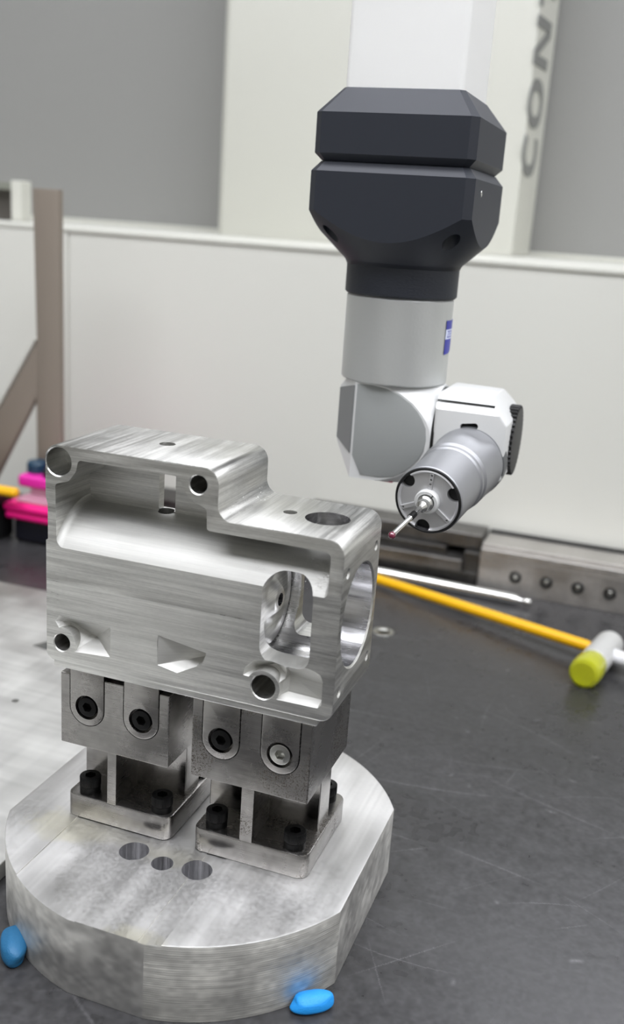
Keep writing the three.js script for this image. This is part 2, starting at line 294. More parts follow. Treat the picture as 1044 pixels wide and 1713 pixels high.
// ------------------------------------------------------------------ socket head screws
function screwHead(r, h, hex, knurl = true) {             // axis along y, underside at y = 0
  const out = circle(0, 0, r, 96, i => r - (knurl && i % 2 ? 0.16 : 0)), hx = circle(0, 0, hex, 6);
  const top = extY(out, h * 0.4, h, 0.35, [hx]), low = new THREE.CylinderGeometry(r - 0.1, r - 0.1, h * 0.4, 48).translate(0, h * 0.2, 0);
  return merge([top, low]);
}
const headBase = screwHead(5.1, 8.2, 3.1), headJaw = screwHead(4.9, 4.6, 2.9, false).rotateX(Math.PI / 2);
// ------------------------------------------------------------------ the two clamping risers
const UP = (cx) => { const a = [[cx + 9, 5], [cx + 9, -23.4]]; for (let i = 1; i < 20; i++) a.push([cx + 9 * Math.cos(-Math.PI * i / 20), -23.4 + 9 * Math.sin(-Math.PI * i / 20)]); a.push([cx - 9, -23.4], [cx - 9, 5]); return a; };
function riser(x0, o) {
  const jaw = [x0, x0 + 57], Z0 = -5, Z1 = -62, web = o.web, b = o.base, ins = o.inserts;
  const t = thing('clamping_riser', o.label, 'clamp', [x0 + 28, -83, -33.5], 'clamping risers under the workpiece');
  let top = rbox(jaw[0], jaw[1], -44.2, o.shoulder, Z1, Z0, 0.5, 2);
  top = cut(top, box(jaw[0] + 8, jaw[1] - 8, -26, 0, Z1 + 14, Z0 - 13),                                  // cavity between the two jaw plates
    ...ins.map(c => extZ(UP(c).map(([x, y]) => [c + (x - c) * 1.045, y < 0 ? -23.4 + (y + 23.4) * 1.045 : y]), Z0 - 7, Z0 + 2)));
  const base = extY(rounded([[b[0], Z0, 4], [b[1], Z0, 5], [b[1], Z1, 5], [b[0], Z1, 4]]), -83, -71, 0.6);
  const stem = box(web[0], web[1], -71.2, -44, Z1 + 0.3, Z0 - 0.05), cross = rbox(jaw[0] + 0.8, jaw[1] - 0.6, -71.2, -44, -41, -26, 0.4, 2);
  const q = g => uvs(g, (x, y, z, nx, ny, nz) => { const [u, v] = boxUV(x, y, z, nx, ny, nz); return [u + o.shift[0], v + o.shift[1]]; });
  part('jaw_block', q(top), o.mat, t); part('stem_web', q(keep(stem)), o.mat, t); part('stem_crossbar', q(keep(cross)), M.pocketSteel, t, 'bright milled cross wall behind the front bolts'); part('base_flange', q(base), o.mat, t);
  for (const c of ins) {
    const plate = cut(extZ(UP(c).map(([x, y]) => [x, Math.min(y, -3.1)]), Z0 - 6.5, Z0 + 0.25, 0.3), cylZ(6.1, Z0 - 4.6, Z0 + 2, c, -23.2, 48));
    const p = part('jaw_insert', q(plate), M.insert, t);
    const s = c === o.silver ? M.screwSteel : M.black;
    part('socket_screw', headJaw.clone().translate(c, -23.2, Z0 - 4.6), s, p, c === o.silver ? 'bright steel socket screw' : undefined);
  }
  for (const [x, z] of o.bolts) part('socket_bolt', headBase.clone().translate(x, -71, z), M.black, t);
}
riser(4.4, { label: 'grey steel clamping riser under the left half of the workpiece, with clean faces', web: [29.8, 34.4], base: [7.6, 63], inserts: [18.6, 47.1], shoulder: -7.8, mat: M.steel, shift: [13, 8], bolts: [[16.6, -11.5], [55.8, -11.5], [16.6, -55], [55.8, -55]] });
riser(73.1, { label: 'rust-speckled steel clamping riser under the right half of the workpiece', web: [98.8, 104.8], base: [75.4, 131.8], inserts: [87.4, 115.9], silver: 115.9, shoulder: -5.6, mat: M.steelRusty, shift: [4, 31], bolts: [[84.4, -11.5], [123.4, -11.5], [84.4, -55], [123.6, -55]] });
// ------------------------------------------------------------------ the milled aluminium workpiece
{
  const D = -54, by = 40, bz = -27;
  const outline = rounded([[0, 0, 4], [140, 0, 6], [140, 80.5, 7], [83.7, 80.5, 6.5], [83.7, 102.1, 7], [0, 102.1, 6.5]], 10);
  let g = extZ(outline, D, 0, 0.6);
  const PZ = -28.5, flare = [[0, -5], [35, -5], [35, 5]];
  for (let i = 0; i <= 8; i++) { const a = Math.PI + Math.PI / 2 * i / 8; flare.push([34.8 + 3.8 * Math.sin(a), 9 + 3.8 * Math.cos(a)]); }
  for (let i = 0; i <= 8; i++) { const a = 1.5 * Math.PI + Math.PI / 2 * i / 8; flare.push([33.2 + 2.2 * Math.sin(a), 132 + 2.2 * Math.cos(a)]); }
  flare.push([35, 134.2], [35, 145], [0, 145]);
  const bulge = toCreasedNormals(keep(new THREE.LatheGeometry(flare.map(p => new THREE.Vector2(...p)), 160).rotateZ(-Math.PI / 2).translate(0, by, bz)), 0.5);
  // front pocket above the round bulge of the bore
  const ring = (cx, cy, r, a0, a1, n) => Array.from({ length: n + 1 }, (_, i) => { const a = mix(a0, a1, i / n) * rad; return [cx + r * Math.cos(a), cy + r * Math.sin(a)]; });
  const open = rounded([[6, 44, 0], [134, 44, 0], [134.2, 75, 2.5], [79, 75.2, 1.5], [78.6, 84.5, 2.5], [70, 88, 4], [65, 96.6, 3], [16.8, 96.6, 2], [15.8, 91.5, 3], [12, 86.5, 3], [5.2, 84.5, 2]], 5);
  const pocket = csg(extZ(open, PZ, 2), [[SUBTRACTION, bulge]]);
  const rear = csg(extZ(rounded([[8, 52, 3], [74, 52, 3], [74, 96, 4], [8, 96, 4]], 5), D - 2, PZ - 5), [[SUBTRACTION, bulge], [SUBTRACTION, cylZ(9, D - 5, 0, 6.8, 94.6, 32)]]);
  g = cut(g, pocket, rear);
  // window through the back wall, oil hole through the bulge
  g = cut(g, box(41.2, 49.6, 71.6, 93, PZ - 7, PZ + 3), cylY(3.8, 58, 80, 45.2, PZ, 32));
  // main bore from the right, with a shoulder inside
  g = cut(g, csg(cylX(23, 99, 142, by, bz, 96), [[SUBTRACTION, merge([new THREE.LatheGeometry([[0, 0], [22.9, 0], [21, 2.2], [15, 2.6], [13.5, 1], [9, 1.2], [6, 4.4], [4.8, 5.2], [0, 5.2]].map(p => new THREE.Vector2(...p)), 64).rotateZ(-Math.PI / 2).translate(98.5, by, bz)])]]), cylX(3, 60, 110, by, bz, 32), new THREE.CylinderGeometry(24.2, 22.4, 1.8, 96).rotateZ(-Math.PI / 2).translate(139.5, by, bz));
  // slot window in the front and opening at the back
  g = cut(g, extZ(rounded([[105.3, 20.8, 8], [127.9, 20.8, 6.5], [127.9, 62.2, 9], [105.3, 62.2, 9]], 8), -22, 3), extZ(rounded([[105, 20, 5], [121, 20, 5], [121, 54, 5], [105, 54, 5]], 6), D - 3, D + 20));
  // screw holes in the front and in the right face
  g = cut(g, cylZ(6.3, -15, 2, 6.8, 94.6, 40), cylX(1.6, 6.8, 30, 95.6, -9, 24), cylZ(3.95, -30, 2, 74.3, 94.3, 36), cylZ(4.15, -30, 2, 8.2, 9.5, 36), cylZ(5.5, -26, 2, 108.1, 9.8, 40), cylZ(2.2, -40, -20, 108.1, 9.8, 24),
    ...[[6.8, 94.6, 6.3], [74.3, 94.3, 3.95], [8.2, 9.5, 4.15], [108.1, 9.8, 5.5]].map(([x, y, r]) => cylZ(r - 0.1, -0.6, 0.2, x, y, 40, r + 0.7)));
  g = cut(g, ...[[65.2, -6.4], [65.8, -47], [12.4, -47], [11.7, -6.8]].flatMap(([y, z]) => [cylX(1.75, 136.2, 142, y, z, 24), new THREE.CylinderGeometry(1.7, 2.6, 0.9, 24).rotateZ(Math.PI / 2).translate(139.7, y, z)]));
  // holes in the two top faces
  g = cut(g, cylY(9.8, 60, 84, 122.8, -27.5, 64), cylY(3.1, 70, 84, 105.4, -28, 32), cylY(3.7, 92, 106, 44.1, -29.9, 36));
  // machined relief on the left face and shallow steps across the front
  g = cut(g, extZ([[-3, 57.4], [1.3, 57.8], [1.3, 74.5], [-0.4, 80.6], [-3, 80.6]], -14, 3));
  const band = (y0, y1, dip) => { const pts = [[-3, y0], [-3, y1]], R0 = ((y1 - y0) / 2) ** 2 / (2 * dip); for (let i = 0; i <= 24; i++) { const y = mix(y1, y0, i / 24), h = (y - (y0 + y1) / 2); pts.push([dip - h * h / (2 * R0) - 0.02, y]); } return extZ(pts, -3, 144).rotateY(Math.PI / 2); };
  g = cut(g, band(39.3, 57.3, 0.24), band(19.3, 39.3, 0.2), band(2.5, 19.3, 0.12));
  // relief pockets around the lower holes
  const around = (x, y, r, tool) => csg(tool, [[SUBTRACTION, cylZ(r, -40, 5, x, y, 48)]]);
  g = cut(g, around(8.2, 9.5, 7.4, hull([[6.5, 23.6, 1], [34.8, 23.6, 1], [35, 7, 1], [13, 5.5, 1], [4, 20, 1], [31, 18, -2.2], [22, 12.4, -8], [19, 13, -8], [10, 18, -6]])));
  g = cut(g, hull([[56, 24, 0.6], [56, 8.8, 0.6], [66, 7, 0.6], [79.5, 14.5, 0.6], [81.2, 20.2, 0.6], [76.4, 13.8, -9.5], [75.6, 15.2, -9.5], [74, 9.6, -4]]));
  g = cut(g, around(108.1, 9.8, 7.6, hull([[111, 5, 1], [133, 5.2, 1], [135, 7.4, 1], [135, 18.6, 1], [133.4, 22.4, 1], [130, 24, 1], [118, 24, 1], [133.6, 15.4, -4], [133.6, 8, -4], [118, 8, -5], [118, 15.6, -6.5]])),
    around(108.1, 9.8, 7.6, hull([[97.6, 13, 1], [98.5, 17.5, 1], [103, 22, 1], [110, 23.6, 1], [119, 22, 1], [118, 12, 1], [104, 16.5, -6], [111, 18.5, -7.5], [116, 15, -6]])));
  // the clamped strip left under the part
  const lip = extZ([[4.2, -3.1], [133, -3.1], [133.6, -2], [133.6, 0.6], [3.6, 0.6], [3.6, -2.4]], D + 1.2, -0.6, 0.35);
  const bore = (y, z) => Math.hypot(y - by, z - bz);
  uvs(g, (x, y, z, nx, ny, nz) => {
    if (Math.abs(nz) > 0.8) return [x, y];
    const b = bore(y, z); if (Math.abs(nx) < 0.3 && b < 24.5 && x > 4) return [x, Math.atan2(z - bz, by - y) * b];
    if (Math.abs(nx) < 0.3 && Math.abs(b - 31) < 0.6 && y > 50) return [x, Math.atan2(z - bz, y - by) * b];
    if (Math.abs(nx) > 0.15 || ny > 0.9 && y > 79) return [z, x - y];
    return [x, y + z];
  });
  g = byNormal(g, (x, y, z, nx, ny, nz) => Math.abs(nx) < 0.9 && x > 4.5 && x < 135 && y > 54.9 && y < 76 && z < -0.05 && z > -28.2 && bore(y, z) < 36 && bore(y, z) > 30.5 && ny > 0.05 ? 2 : z < -0.25 && z > -12 && y < 24.2 && y > 4 && x > 5 && x < 135.2 && Math.hypot(x - 8.2, y - 9.5) > 4.3 && Math.hypot(x - 108.1, y - 9.8) > 5.8 && Math.abs(nz) < 0.999 ? 2 : Math.abs(nx) < 0.3 && bore(y, z) < 23.6 || Math.hypot(x - 122.8, z + 27.5) < 9.9 && y < 80 && y > 60 ? 1 : 0, 3);
  const t = thing('milled_housing', 'silver milled aluminium housing with stepped top, clamped on the two risers', 'machined part', [70, -3.1, -27]);
  part('housing_body', g, [M.alu, M.aluBore, M.aluMatt], t);
  part('clamping_strip', uvs(lip, boxUV), M.alu, t);
  const r = rng(777), list = [], tip = new THREE.TetrahedronGeometry(0.22, 0);
  const flake = (x, y, z) => list.push(keep(tip.clone()).scale(0.5 + r(), 0.35 + 0.4 * r(), 0.5 + r()).rotateX(r() * 6).rotateY(r() * 6).translate(x, y, z));
  for (let i = 0; i < 520; i++) { const x = 133.4 - Math.abs(r() + r() + r() - 1.5) * 30 - 1, z = -1.2 - 11 * r(); if (x > 104.5 && x < 128.5 && z > -9) { i -= 0.6; if (r() < 0.9) continue; } flake(x, by + Math.sqrt(31 * 31 - (z - bz) ** 2) + 0.03, z); }
  for (let i = 0; i < 160; i++) { const a = (200 + 62 * r()) * rad, z = -6 - 46 * r(); flake(90.2 + 6.45 * Math.cos(a), 87 + 6.45 * Math.sin(a), z); }
  const chips = one('metal_chips', merge(list), M.screwSteel, 'fine bright metal chips sprinkled in the front pocket and step of the milled housing', 'metal chips', [110, 55, -6]);
  chips.userData.kind = 'stuff';
}
// ------------------------------------------------------------------ probe head on the vertical ram
const HX = 103, HZ = -192;
const octa = (y, h, c) => [[-h + c, -h], [h - c, -h], [h, -h + c], [h, h - c], [h - c, h], [-h + c, h], [-h, h - c], [-h, -h + c]].map(p => [HX + p[0], y, HZ + p[1]]);
function loft(rings) {                                    // closed stack of eight-cornered rings, bottom first
  const tri = [], n = 8, quad = (a, b, c, d) => tri.push(a, b, c, a, c, d);
  for (let k = 0; k + 1 < rings.length; k++) for (let i = 0; i < n; i++) { const j = (i + 1) % n; quad(rings[k][i], rings[k + 1][i], rings[k + 1][j], rings[k][j]); }
  const b = rings[0], t = rings[rings.length - 1];
  for (let i = 1; i + 1 < n; i++) { tri.push(b[0], b[i], b[i + 1]); tri.push(t[0], t[i + 1], t[i]); }
  const g = new THREE.BufferGeometry(); g.setAttribute('position', new THREE.Float32BufferAttribute(tri.flat(), 3)); g.computeVertexNormals(); return g;
}
{
  const r = thing('machine_ram', 'white square vertical ram of the measuring machine above the probe head', 'machine arm', [HX, 269, HZ]);
  part('ram', extY(rounded([[HX - 31, HZ - 31, 3], [HX + 31, HZ - 31, 3], [HX + 31, HZ + 31, 3], [HX - 31, HZ + 31, 3]], 4), 269, 700), M.whiteRam, r);
}
const head = thing('probe_head', 'dark and silver articulating probe head with ruby stylus, hanging from the white ram', 'probe head', [HX, 269, HZ]);
{
  part('upper_cover', loft([octa(232.6, 38.8, 2.6), octa(236.2, 42.3, 3.8), octa(256, 42.3, 3.8), octa(269, 31.6, 2.6)]), M.headDark, head);
  const cone = new THREE.LatheGeometry([[0, 181], [31.2, 181], [32.4, 183.5], [62, 211], [62, 240], [0, 240]].map(p => new THREE.Vector2(...p)), 96).translate(HX, 0, HZ);
  let low = csg(loft([octa(175, 43.4, 4.2), octa(227.4, 43.4, 4.2), octa(232.4, 39.2, 3)]), [[INTERSECTION, keep(cone)]]);
  const tools = [];
  for (let i = 0; i < 4; i++) { const a = (45 + 90 * i) * rad, d = new THREE.Vector3(Math.cos(a), 0, Math.sin(a)); tools.push(new THREE.CylinderGeometry(4.6, 4.6, 30, 32).rotateX(0).translate(HX + d.x * 46, 190, HZ + d.z * 46)); }
  low = cut(low, ...tools);
  part('lower_cover', low, M.headDark, head);
  const neck = new THREE.LatheGeometry([[0, 165.6], [30.2, 165.6], [31.2, 166.6], [31.2, 182], [0, 182]].map(p => new THREE.Vector2(...p)), 96).translate(HX, 0, HZ);
  part('neck', toCreasedNormals(keep(neck), 0.5), M.headDark, head);
  const dot = new THREE.SphereGeometry(1.1, 16, 12).scale(0.5, 1.5, 1).translate(HX + 43.4, 221, HZ + 22);
  part('status_lamp', dot, M.chrome, head, 'small bright spot on the right side of the dark cover');
  const sleeve = new THREE.LatheGeometry([[0, 118.6], [29.2, 118.6], [29.9, 119.4], [29.9, 164.4], [29, 165.6], [0, 165.6]].map(p => new THREE.Vector2(...p)), 96).translate(HX, 0, HZ);
  const sl = part('sleeve', toCreasedNormals(keep(sleeve), 0.5), M.silver, head);
  // blue badge wrapped round the sleeve
  const cv = document.createElement('canvas'); cv.width = 256; cv.height = 256; const c = cv.getContext('2d');
  c.fillStyle = '#2a2f9c'; c.fillRect(0, 0, 256, 256); c.fillStyle = '#d3daf2'; c.fillRect(0, 66, 256, 74); c.fillStyle = '#2a2f9c'; c.font = 'bold 76px sans-serif'; c.textAlign = 'center'; c.fillText('ZEISS', 128, 130);
  const ct = new THREE.CanvasTexture(cv); ct.colorSpace = THREE.SRGBColorSpace;
  const n = 28, badge = [], uv = [], a0 = -20 * rad, a1 = 14 * rad, yT = 154.5, yB = i => 136 + 2.4 * (i / n) ** 2 * 1.4, idx = [];
  for (let layer = 0; layer < 2; layer++) for (let i = 0; i <= n; i++) for (let k = 0; k < 2; k++) { const a = mix(a1, a0, i / n), rr = 29.85 + layer * 0.35, y = k ? yT : yB(i); badge.push(HX + rr * Math.cos(a), y, HZ + rr * Math.sin(a)); uv.push(i / n, (y - 136) / 18.5); }
  const at = (l, i, k) => (l * (n + 1) + i) * 2 + k;
  for (let i = 0; i < n; i++) { idx.push(at(1, i, 0), at(1, i + 1, 0), at(1, i + 1, 1), at(1, i, 0), at(1, i + 1, 1), at(1, i, 1)); for (const k of [0, 1]) { const q = [at(0, i, k), at(1, i, k), at(1, i + 1, k), at(0, i + 1, k)]; if (k) q.reverse(); idx.push(q[0], q[2], q[1], q[0], q[3], q[2]); } }
  const bg = new THREE.BufferGeometry(); bg.setAttribute('position', new THREE.Float32BufferAttribute(badge, 3)); bg.setAttribute('uv', new THREE.Float32BufferAttribute(uv, 2)); bg.setIndex(idx); bg.computeVertexNormals();
  part('badge', bg, std({ map: ct, roughness: 0.4 }), sl, 'blue maker badge with a white lettered band');
  // swivel joint below the sleeve: a turned body with a flat front plate
  const jy = 91, jz = -193;
  const rx = [[75, 38.5], [99, 38.5], [107, 37.6], [115.3, 35.7], [122, 33.2], [127.4, 30.3], [133.4, 27.1]], lin = (l, x) => { let i = 0; while (i + 2 < l.length && l[i + 1][0] < x) i++; return mix(l[i][1], l[i + 1][1], clamp((x - l[i][0]) / (l[i + 1][0] - l[i][0]))); };
  const xs = [75, 80, 84, 89, 95, 99, 103, 107, 111, 115.3, 119, 122, 125, 127.4, 130, 132, 133.4], NS = 20, NA = NS * 8, ring = xs.map(x => {
    const r = lin(rx, x), dz = lin([[75, 11], [89, 27], [134, 27]], x), up = lin([[75, 22], [80, 27.4], [134, 27.4]], x), dn = lin([[75, 10], [89, 26.8], [134, 26.8]], x), H = Math.PI / 2;
    const ac = v => Math.acos(Math.min(1, v / r)), fu = Math.min(ac(dz), Math.atan2(up, dz)), fd = Math.min(ac(dz), Math.atan2(dn, dz)), tu = Math.min(ac(up), Math.atan2(dz, up)), td = Math.min(ac(dn), Math.atan2(dz, dn));
    const stops = [-fd, fu, H - tu, H + tu, 2 * H - fu, 2 * H + fd, 3 * H - td, 3 * H + td, 4 * H - fd], out = [];
    for (let k = 0; k < 8; k++) for (let i = 0; i < NS; i++) {
      const a = mix(stops[k], stops[k + 1], i / NS), c = Math.cos(a), q = Math.sin(a), t = Math.min(r, dz / Math.max(1e-6, Math.abs(c)), (q > 0 ? up : dn) / Math.max(1e-6, Math.abs(q)));
      out.push([x, jy + t * q, jz + t * c]);
    }
    return out;
  });
  const tri = []; for (let k = 0; k + 1 < xs.length; k++) for (let i = 0; i < NA; i++) { const j = (i + 1) % NA; tri.push(ring[k][i], ring[k][j], ring[k + 1][j], ring[k][i], ring[k + 1][j], ring[k + 1][i]); }
  for (let i = 0; i < NA; i++) { const j = (i + 1) % NA; tri.push([75, jy, jz], ring[0][j], ring[0][i], [133.4, jy, jz], ring[xs.length - 1][i], ring[xs.length - 1][j]); }
  const bodyG = new THREE.BufferGeometry(); bodyG.setAttribute('position', new THREE.Float32BufferAttribute(tri.flat().map((v) => v), 3));
  { const p = bodyG.attributes.position; for (let t = 0; t < p.count; t += 3) { /* wind outwards */ const A = new THREE.Vector3().fromBufferAttribute(p, t), B = new THREE.Vector3().fromBufferAttribute(p, t + 1), C = new THREE.Vector3().fromBufferAttribute(p, t + 2), n = B.clone().sub(A).cross(C.clone().sub(A)), m = A.clone().add(B).add(C).divideScalar(3).sub(new THREE.Vector3(104, jy, jz)); if (n.dot(m) < 0) { p.setXYZ(t + 1, C.x, C.y, C.z); p.setXYZ(t + 2, B.x, B.y, B.z); } } }
  part('swivel_body', toCreasedNormals(bodyG, 0.32), M.lightGrey, head);
  const arcR = [[99, 27.0], [107, 25.9], [115.3, 23.2], [122, 19.2], [126, 15.2], [129, 11.4], [131.3, 6.5], [132, 0]].map(([x, h]) => [x - 0.8, h]);
  const pl = extZ([[89.8, 77], [95.4, 66.4], ...arcR.slice().map(([x, h]) => [x, Math.max(66.4, jy - h)]).filter((p, i, l) => !i || p[1] > 66.4 || true), ...arcR.slice(0, -1).reverse().map(([x, h]) => [x, jy + h * 0.985]), [89.8, jy + 26.4]], jz + 26.4, jz + 27.35, 0.25);
  part('front_plate', pl, M.greyPlate, head, 'grey flat plate on the front of the swivel joint');
  const lp = hull([[75.4, 83], [75.4, 112], [88.2, 116.4], [88.2, 78]].flatMap(([x, y], i) => { const z = i < 2 ? jz + 11 : jz + 26; return [[x - 0.5, y, z + 0.5], [x + 1, y, z - 1]]; }));
  part('side_plate', lp, std({ color: 0x868888, metalness: 0.3, roughness: 0.5 }), head, 'darker grey slanted plate on the left of the swivel joint');
  part('joint_ring', cylX(26.2, 132.6, 135, jy, jz, 80), M.rubber, head);
  part('sticker', rbox(104, 114, 63.8, 64.5, jz + 15, jz + 25, 0.2, 1), std({ color: 0xb0305a, roughness: 0.5 }), head, 'small dull red mark under the joint');
  // rotary housing carrying the probe
  const prof = [[134.4, 66, 3], [162, 64, 2], [174, 74, 2], [174, 104, 2], [163.5, 117.6, 2], [134.4, 118.4, 3]];
  const hous = csg(extZ(rounded(prof, 4), jz - 26, jz + 26, 1.2), [[INTERSECTION, keep(new THREE.CylinderGeometry(31.5, 31.5, 80, 96).rotateZ(Math.PI / 2).translate(155, jy, jz))], [SUBTRACTION, box(130, 166, 112.2, 113.6, jz + 14, jz + 30)], [SUBTRACTION, extZ(rounded([[149, 98.8, 1.6], [158.6, 100.2, 1.6], [158.6, 103.8, 1.6], [149, 102.4, 1.6]], 5), jz + 20, jz + 30)]]);
  part('rotary_housing', hous, M.lightGrey, head);
  part('slot_insert', rbox(149, 158.8, 98.8, 103.8, jz + 18, jz + 20.5, 0.4, 1), M.dark, head);
  const knob = extZ(circle(0, 0, 21, 160, i => i % 4 < 2 ? 20 : 18.8), 0, 6, 0.8).rotateY(Math.PI / 2).translate(169.6, jy - 0.5, jz - 9);
  part('knurled_cap', knob, M.rubber, head, 'black knurled cap at the end of the joint axis');
}
{ // probe tube pointing at the camera, drawn along +z from its rear end
  const A = new THREE.Vector3(157.6, 84.6, -200), B = new THREE.Vector3(148.7, 73.9, -105), dir = B.clone().sub(A).normalize(), len = A.distanceTo(B), q = new THREE.Quaternion().setFromUnitVectors(new THREE.Vector3(0, 0, 1), dir);
  const put = g => g.applyQuaternion(q).translate(A.x, A.y, A.z), lat = (pts, n = 96) => toCreasedNormals(keep(new THREE.LatheGeometry(pts.map(p => new THREE.Vector2(...p)), n).rotateX(Math.PI / 2)), 0.4);
  const R = 17.3, L = len;
  const tb = part('probe_tube', put(lat([[0, 22], [R + 1.4, 22], [R + 2.4, 23], [R + 2.4, 36], [R + 2, 37.5], [R + 1.6, L - 38], [R + 0.4, L - 36.5], [R + 0.4, L - 35.5], [R + 1, L - 35], [R + 1, L - 32.5], [R + 0.2, L - 31.5], [R + 0.2, L - 1.2], [R - 0.6, L], [R - 1.2, L], [R - 1.2, L - 5], [0, L - 5]])), M.tube, head);
  part('tube_collar', put(lat([[R + 1, 22], [R + 2.6, 22], [R + 2.9, 24], [R + 2.9, 30], [R + 2.2, 31.5], [R + 1, 31.5]])), std({ color: 0x5c5e60, metalness: 0.4, roughness: 0.45 }), tb);
  part('sealing_ring', put(new THREE.TorusGeometry(R - 0.9, 0.75, 12, 96).translate(0, 0, L - 0.3)), M.rubber, tb, 'black sealing ring round the probe face');
  const holes = [142, 22, -98].map(a => cylZ(3.7, L - 8, L + 5, 14.2 * Math.cos(a * rad), 14.2 * Math.sin(a * rad), 32));
  const ribs = [84, -38, 203].map(a => rbox(5, 14.6, -1.1, 1.1, L - 1.2, L + 0.5, 0.3, 1).rotateZ(a * rad));
  const dots = [[84, 9], [84, 11.4], [84, 13.6], [-38, 13.4], [203, 13.4]].map(([a, r]) => cylZ(0.55, L - 1, L + 3, r * Math.cos(a * rad), r * Math.sin(a * rad), 16));
  let face = lat([[0, L - 3.2], [R - 1.5, L - 3.2], [R - 1.5, L + 0.3], [R - 2.2, L + 0.7], [R - 2.7, L + 0.2], [R - 3, L - 0.5], [0, L - 0.5]]);
  face = csg(face, [...ribs.map(r => [ADDITION, r]), ...holes.map(h => [SUBTRACTION, h]), ...dots.map(h => [SUBTRACTION, h])]);
  part('probe_face', put(face), M.face, tb, 'light grey probe face with three dark recesses');
  part('recess_floor', put(lat([[0, L - 4.8], [R - 1.6, L - 4.8], [R - 1.6, L - 3.4], [0, L - 3.4]])), M.rubber, tb);
  const hub = csg(lat([[0, L - 0.6], [6.2, L - 0.6], [6.2, L + 2.2], [5.7, L + 2.8], [4.3, L + 2.8], [4.3, L + 1.5], [0, L + 1.5]], 64), [[SUBTRACTION, cylZ(0.55, L + 1, L + 6, 3.1, 3.6, 16)]]);
  part('stylus_seat', put(hub), M.lightGrey, tb);
  const st = part('stylus', put(lat([[0, L + 1], [3.9, L + 1], [3.9, L + 4.5], [3.2, L + 5.5], [3.0, L + 9], [1.9, L + 11], [1.45, L + 12], [1.45, L + 26], [1.2, L + 27], [1.2, L + 47.2], [0, L + 47.6]], 40)), M.chrome, head);
  part('stylus_band', put(lat([[1.4, L + 19], [1.62, L + 19.3], [1.62, L + 25], [1.4, L + 25.6]], 32)), M.black, st);
  part('ruby_tip', put(new THREE.SphereGeometry(1.75, 40, 28).translate(0, 0, L + 48.4)), phys({ color: 0x6a0a30, roughness: 0.06, clearcoat: 1, clearcoatRoughness: 0.03, ior: 1.76 }), st, 'dark red ruby ball');
}
// ------------------------------------------------------------------ machine behind: skirt, portal, panels
{
  const k = thing('machine_skirt', 'wide off-white machine panel with a ledge along its top behind the table', 'machine panel', [0, -860, -600]);
  part('panel', rbox(-1500, 1500, -860, 177.6, -980, -584, 3, 2), M.skirt, k);
  part('facing_sheet', rbox(-1500, -366, -860, 173.4, -585, -581.5, 0.8, 2), M.skirt, k); part('facing_sheet', rbox(-364, 1500, -860, 173.4, -585, -582.2, 0.8, 2), M.skirt, k);
  part('ledge_edge', rbox(-1500, 1500, 173, 178, -586, -580.5, 1.4, 2), M.white, k);
  const g = thing('grey_cover_panel', 'flat grey panel left of the white portal column', 'machine panel', [-900, 178, -905]);
  part('sheet', rbox(-1700, -250, 178, 600, -925, -900, 2, 2), M.greyPanel, g); part('bottom_trim', rbox(-1700, -250, 178, 183, -900, -896, 0.8, 1), M.white, g);
  const h = thing('grey_cover_panel', 'flat grey panel right of the white portal column', 'machine panel', [800, 178, -905]);
  part('sheet', rbox(30, 1700, 178, 600, -925, -900, 2, 2), M.greyPanel, h); part('bottom_trim', rbox(30, 1700, 178, 183, -900, -896, 0.8, 1), M.white, h);
  const p = thing('machine_portal', 'tall white portal column with dark lettering down its right edge', 'machine column', [-108, 178, -850]);
  part('column', extY([[-289, -800], [66, -800], [72.5, -852], [72.5, -890], [-296, -890], [-296, -806]], 178, 620, 0.8), M.white, p);
  const font = await new FontLoader().loadAsync('fonts/droid/droid_sans_bold.typeface.json');
  const w = new TextGeometry('CONTURA', { font, size: 62, depth: 1.6, curveSegments: 6, bevelEnabled: false }); w.computeBoundingBox();
  // reading upwards, letter tops towards the front edge of the bevelled side
  const e = new THREE.Matrix4().makeBasis(new THREE.Vector3(0, 1, 0), new THREE.Vector3(-6.5, 0, 52).normalize(), new THREE.Vector3(52, 0, 6.5).normalize());
  w.scale(0.92, 0.86, 1).applyMatrix4(e).translate(71.9, 259, -850);
  part('lettering', w, std({ color: 0x7b7c79, roughness: 0.6 }), p, 'dark grey raised letters reading CONTURA upwards');
}
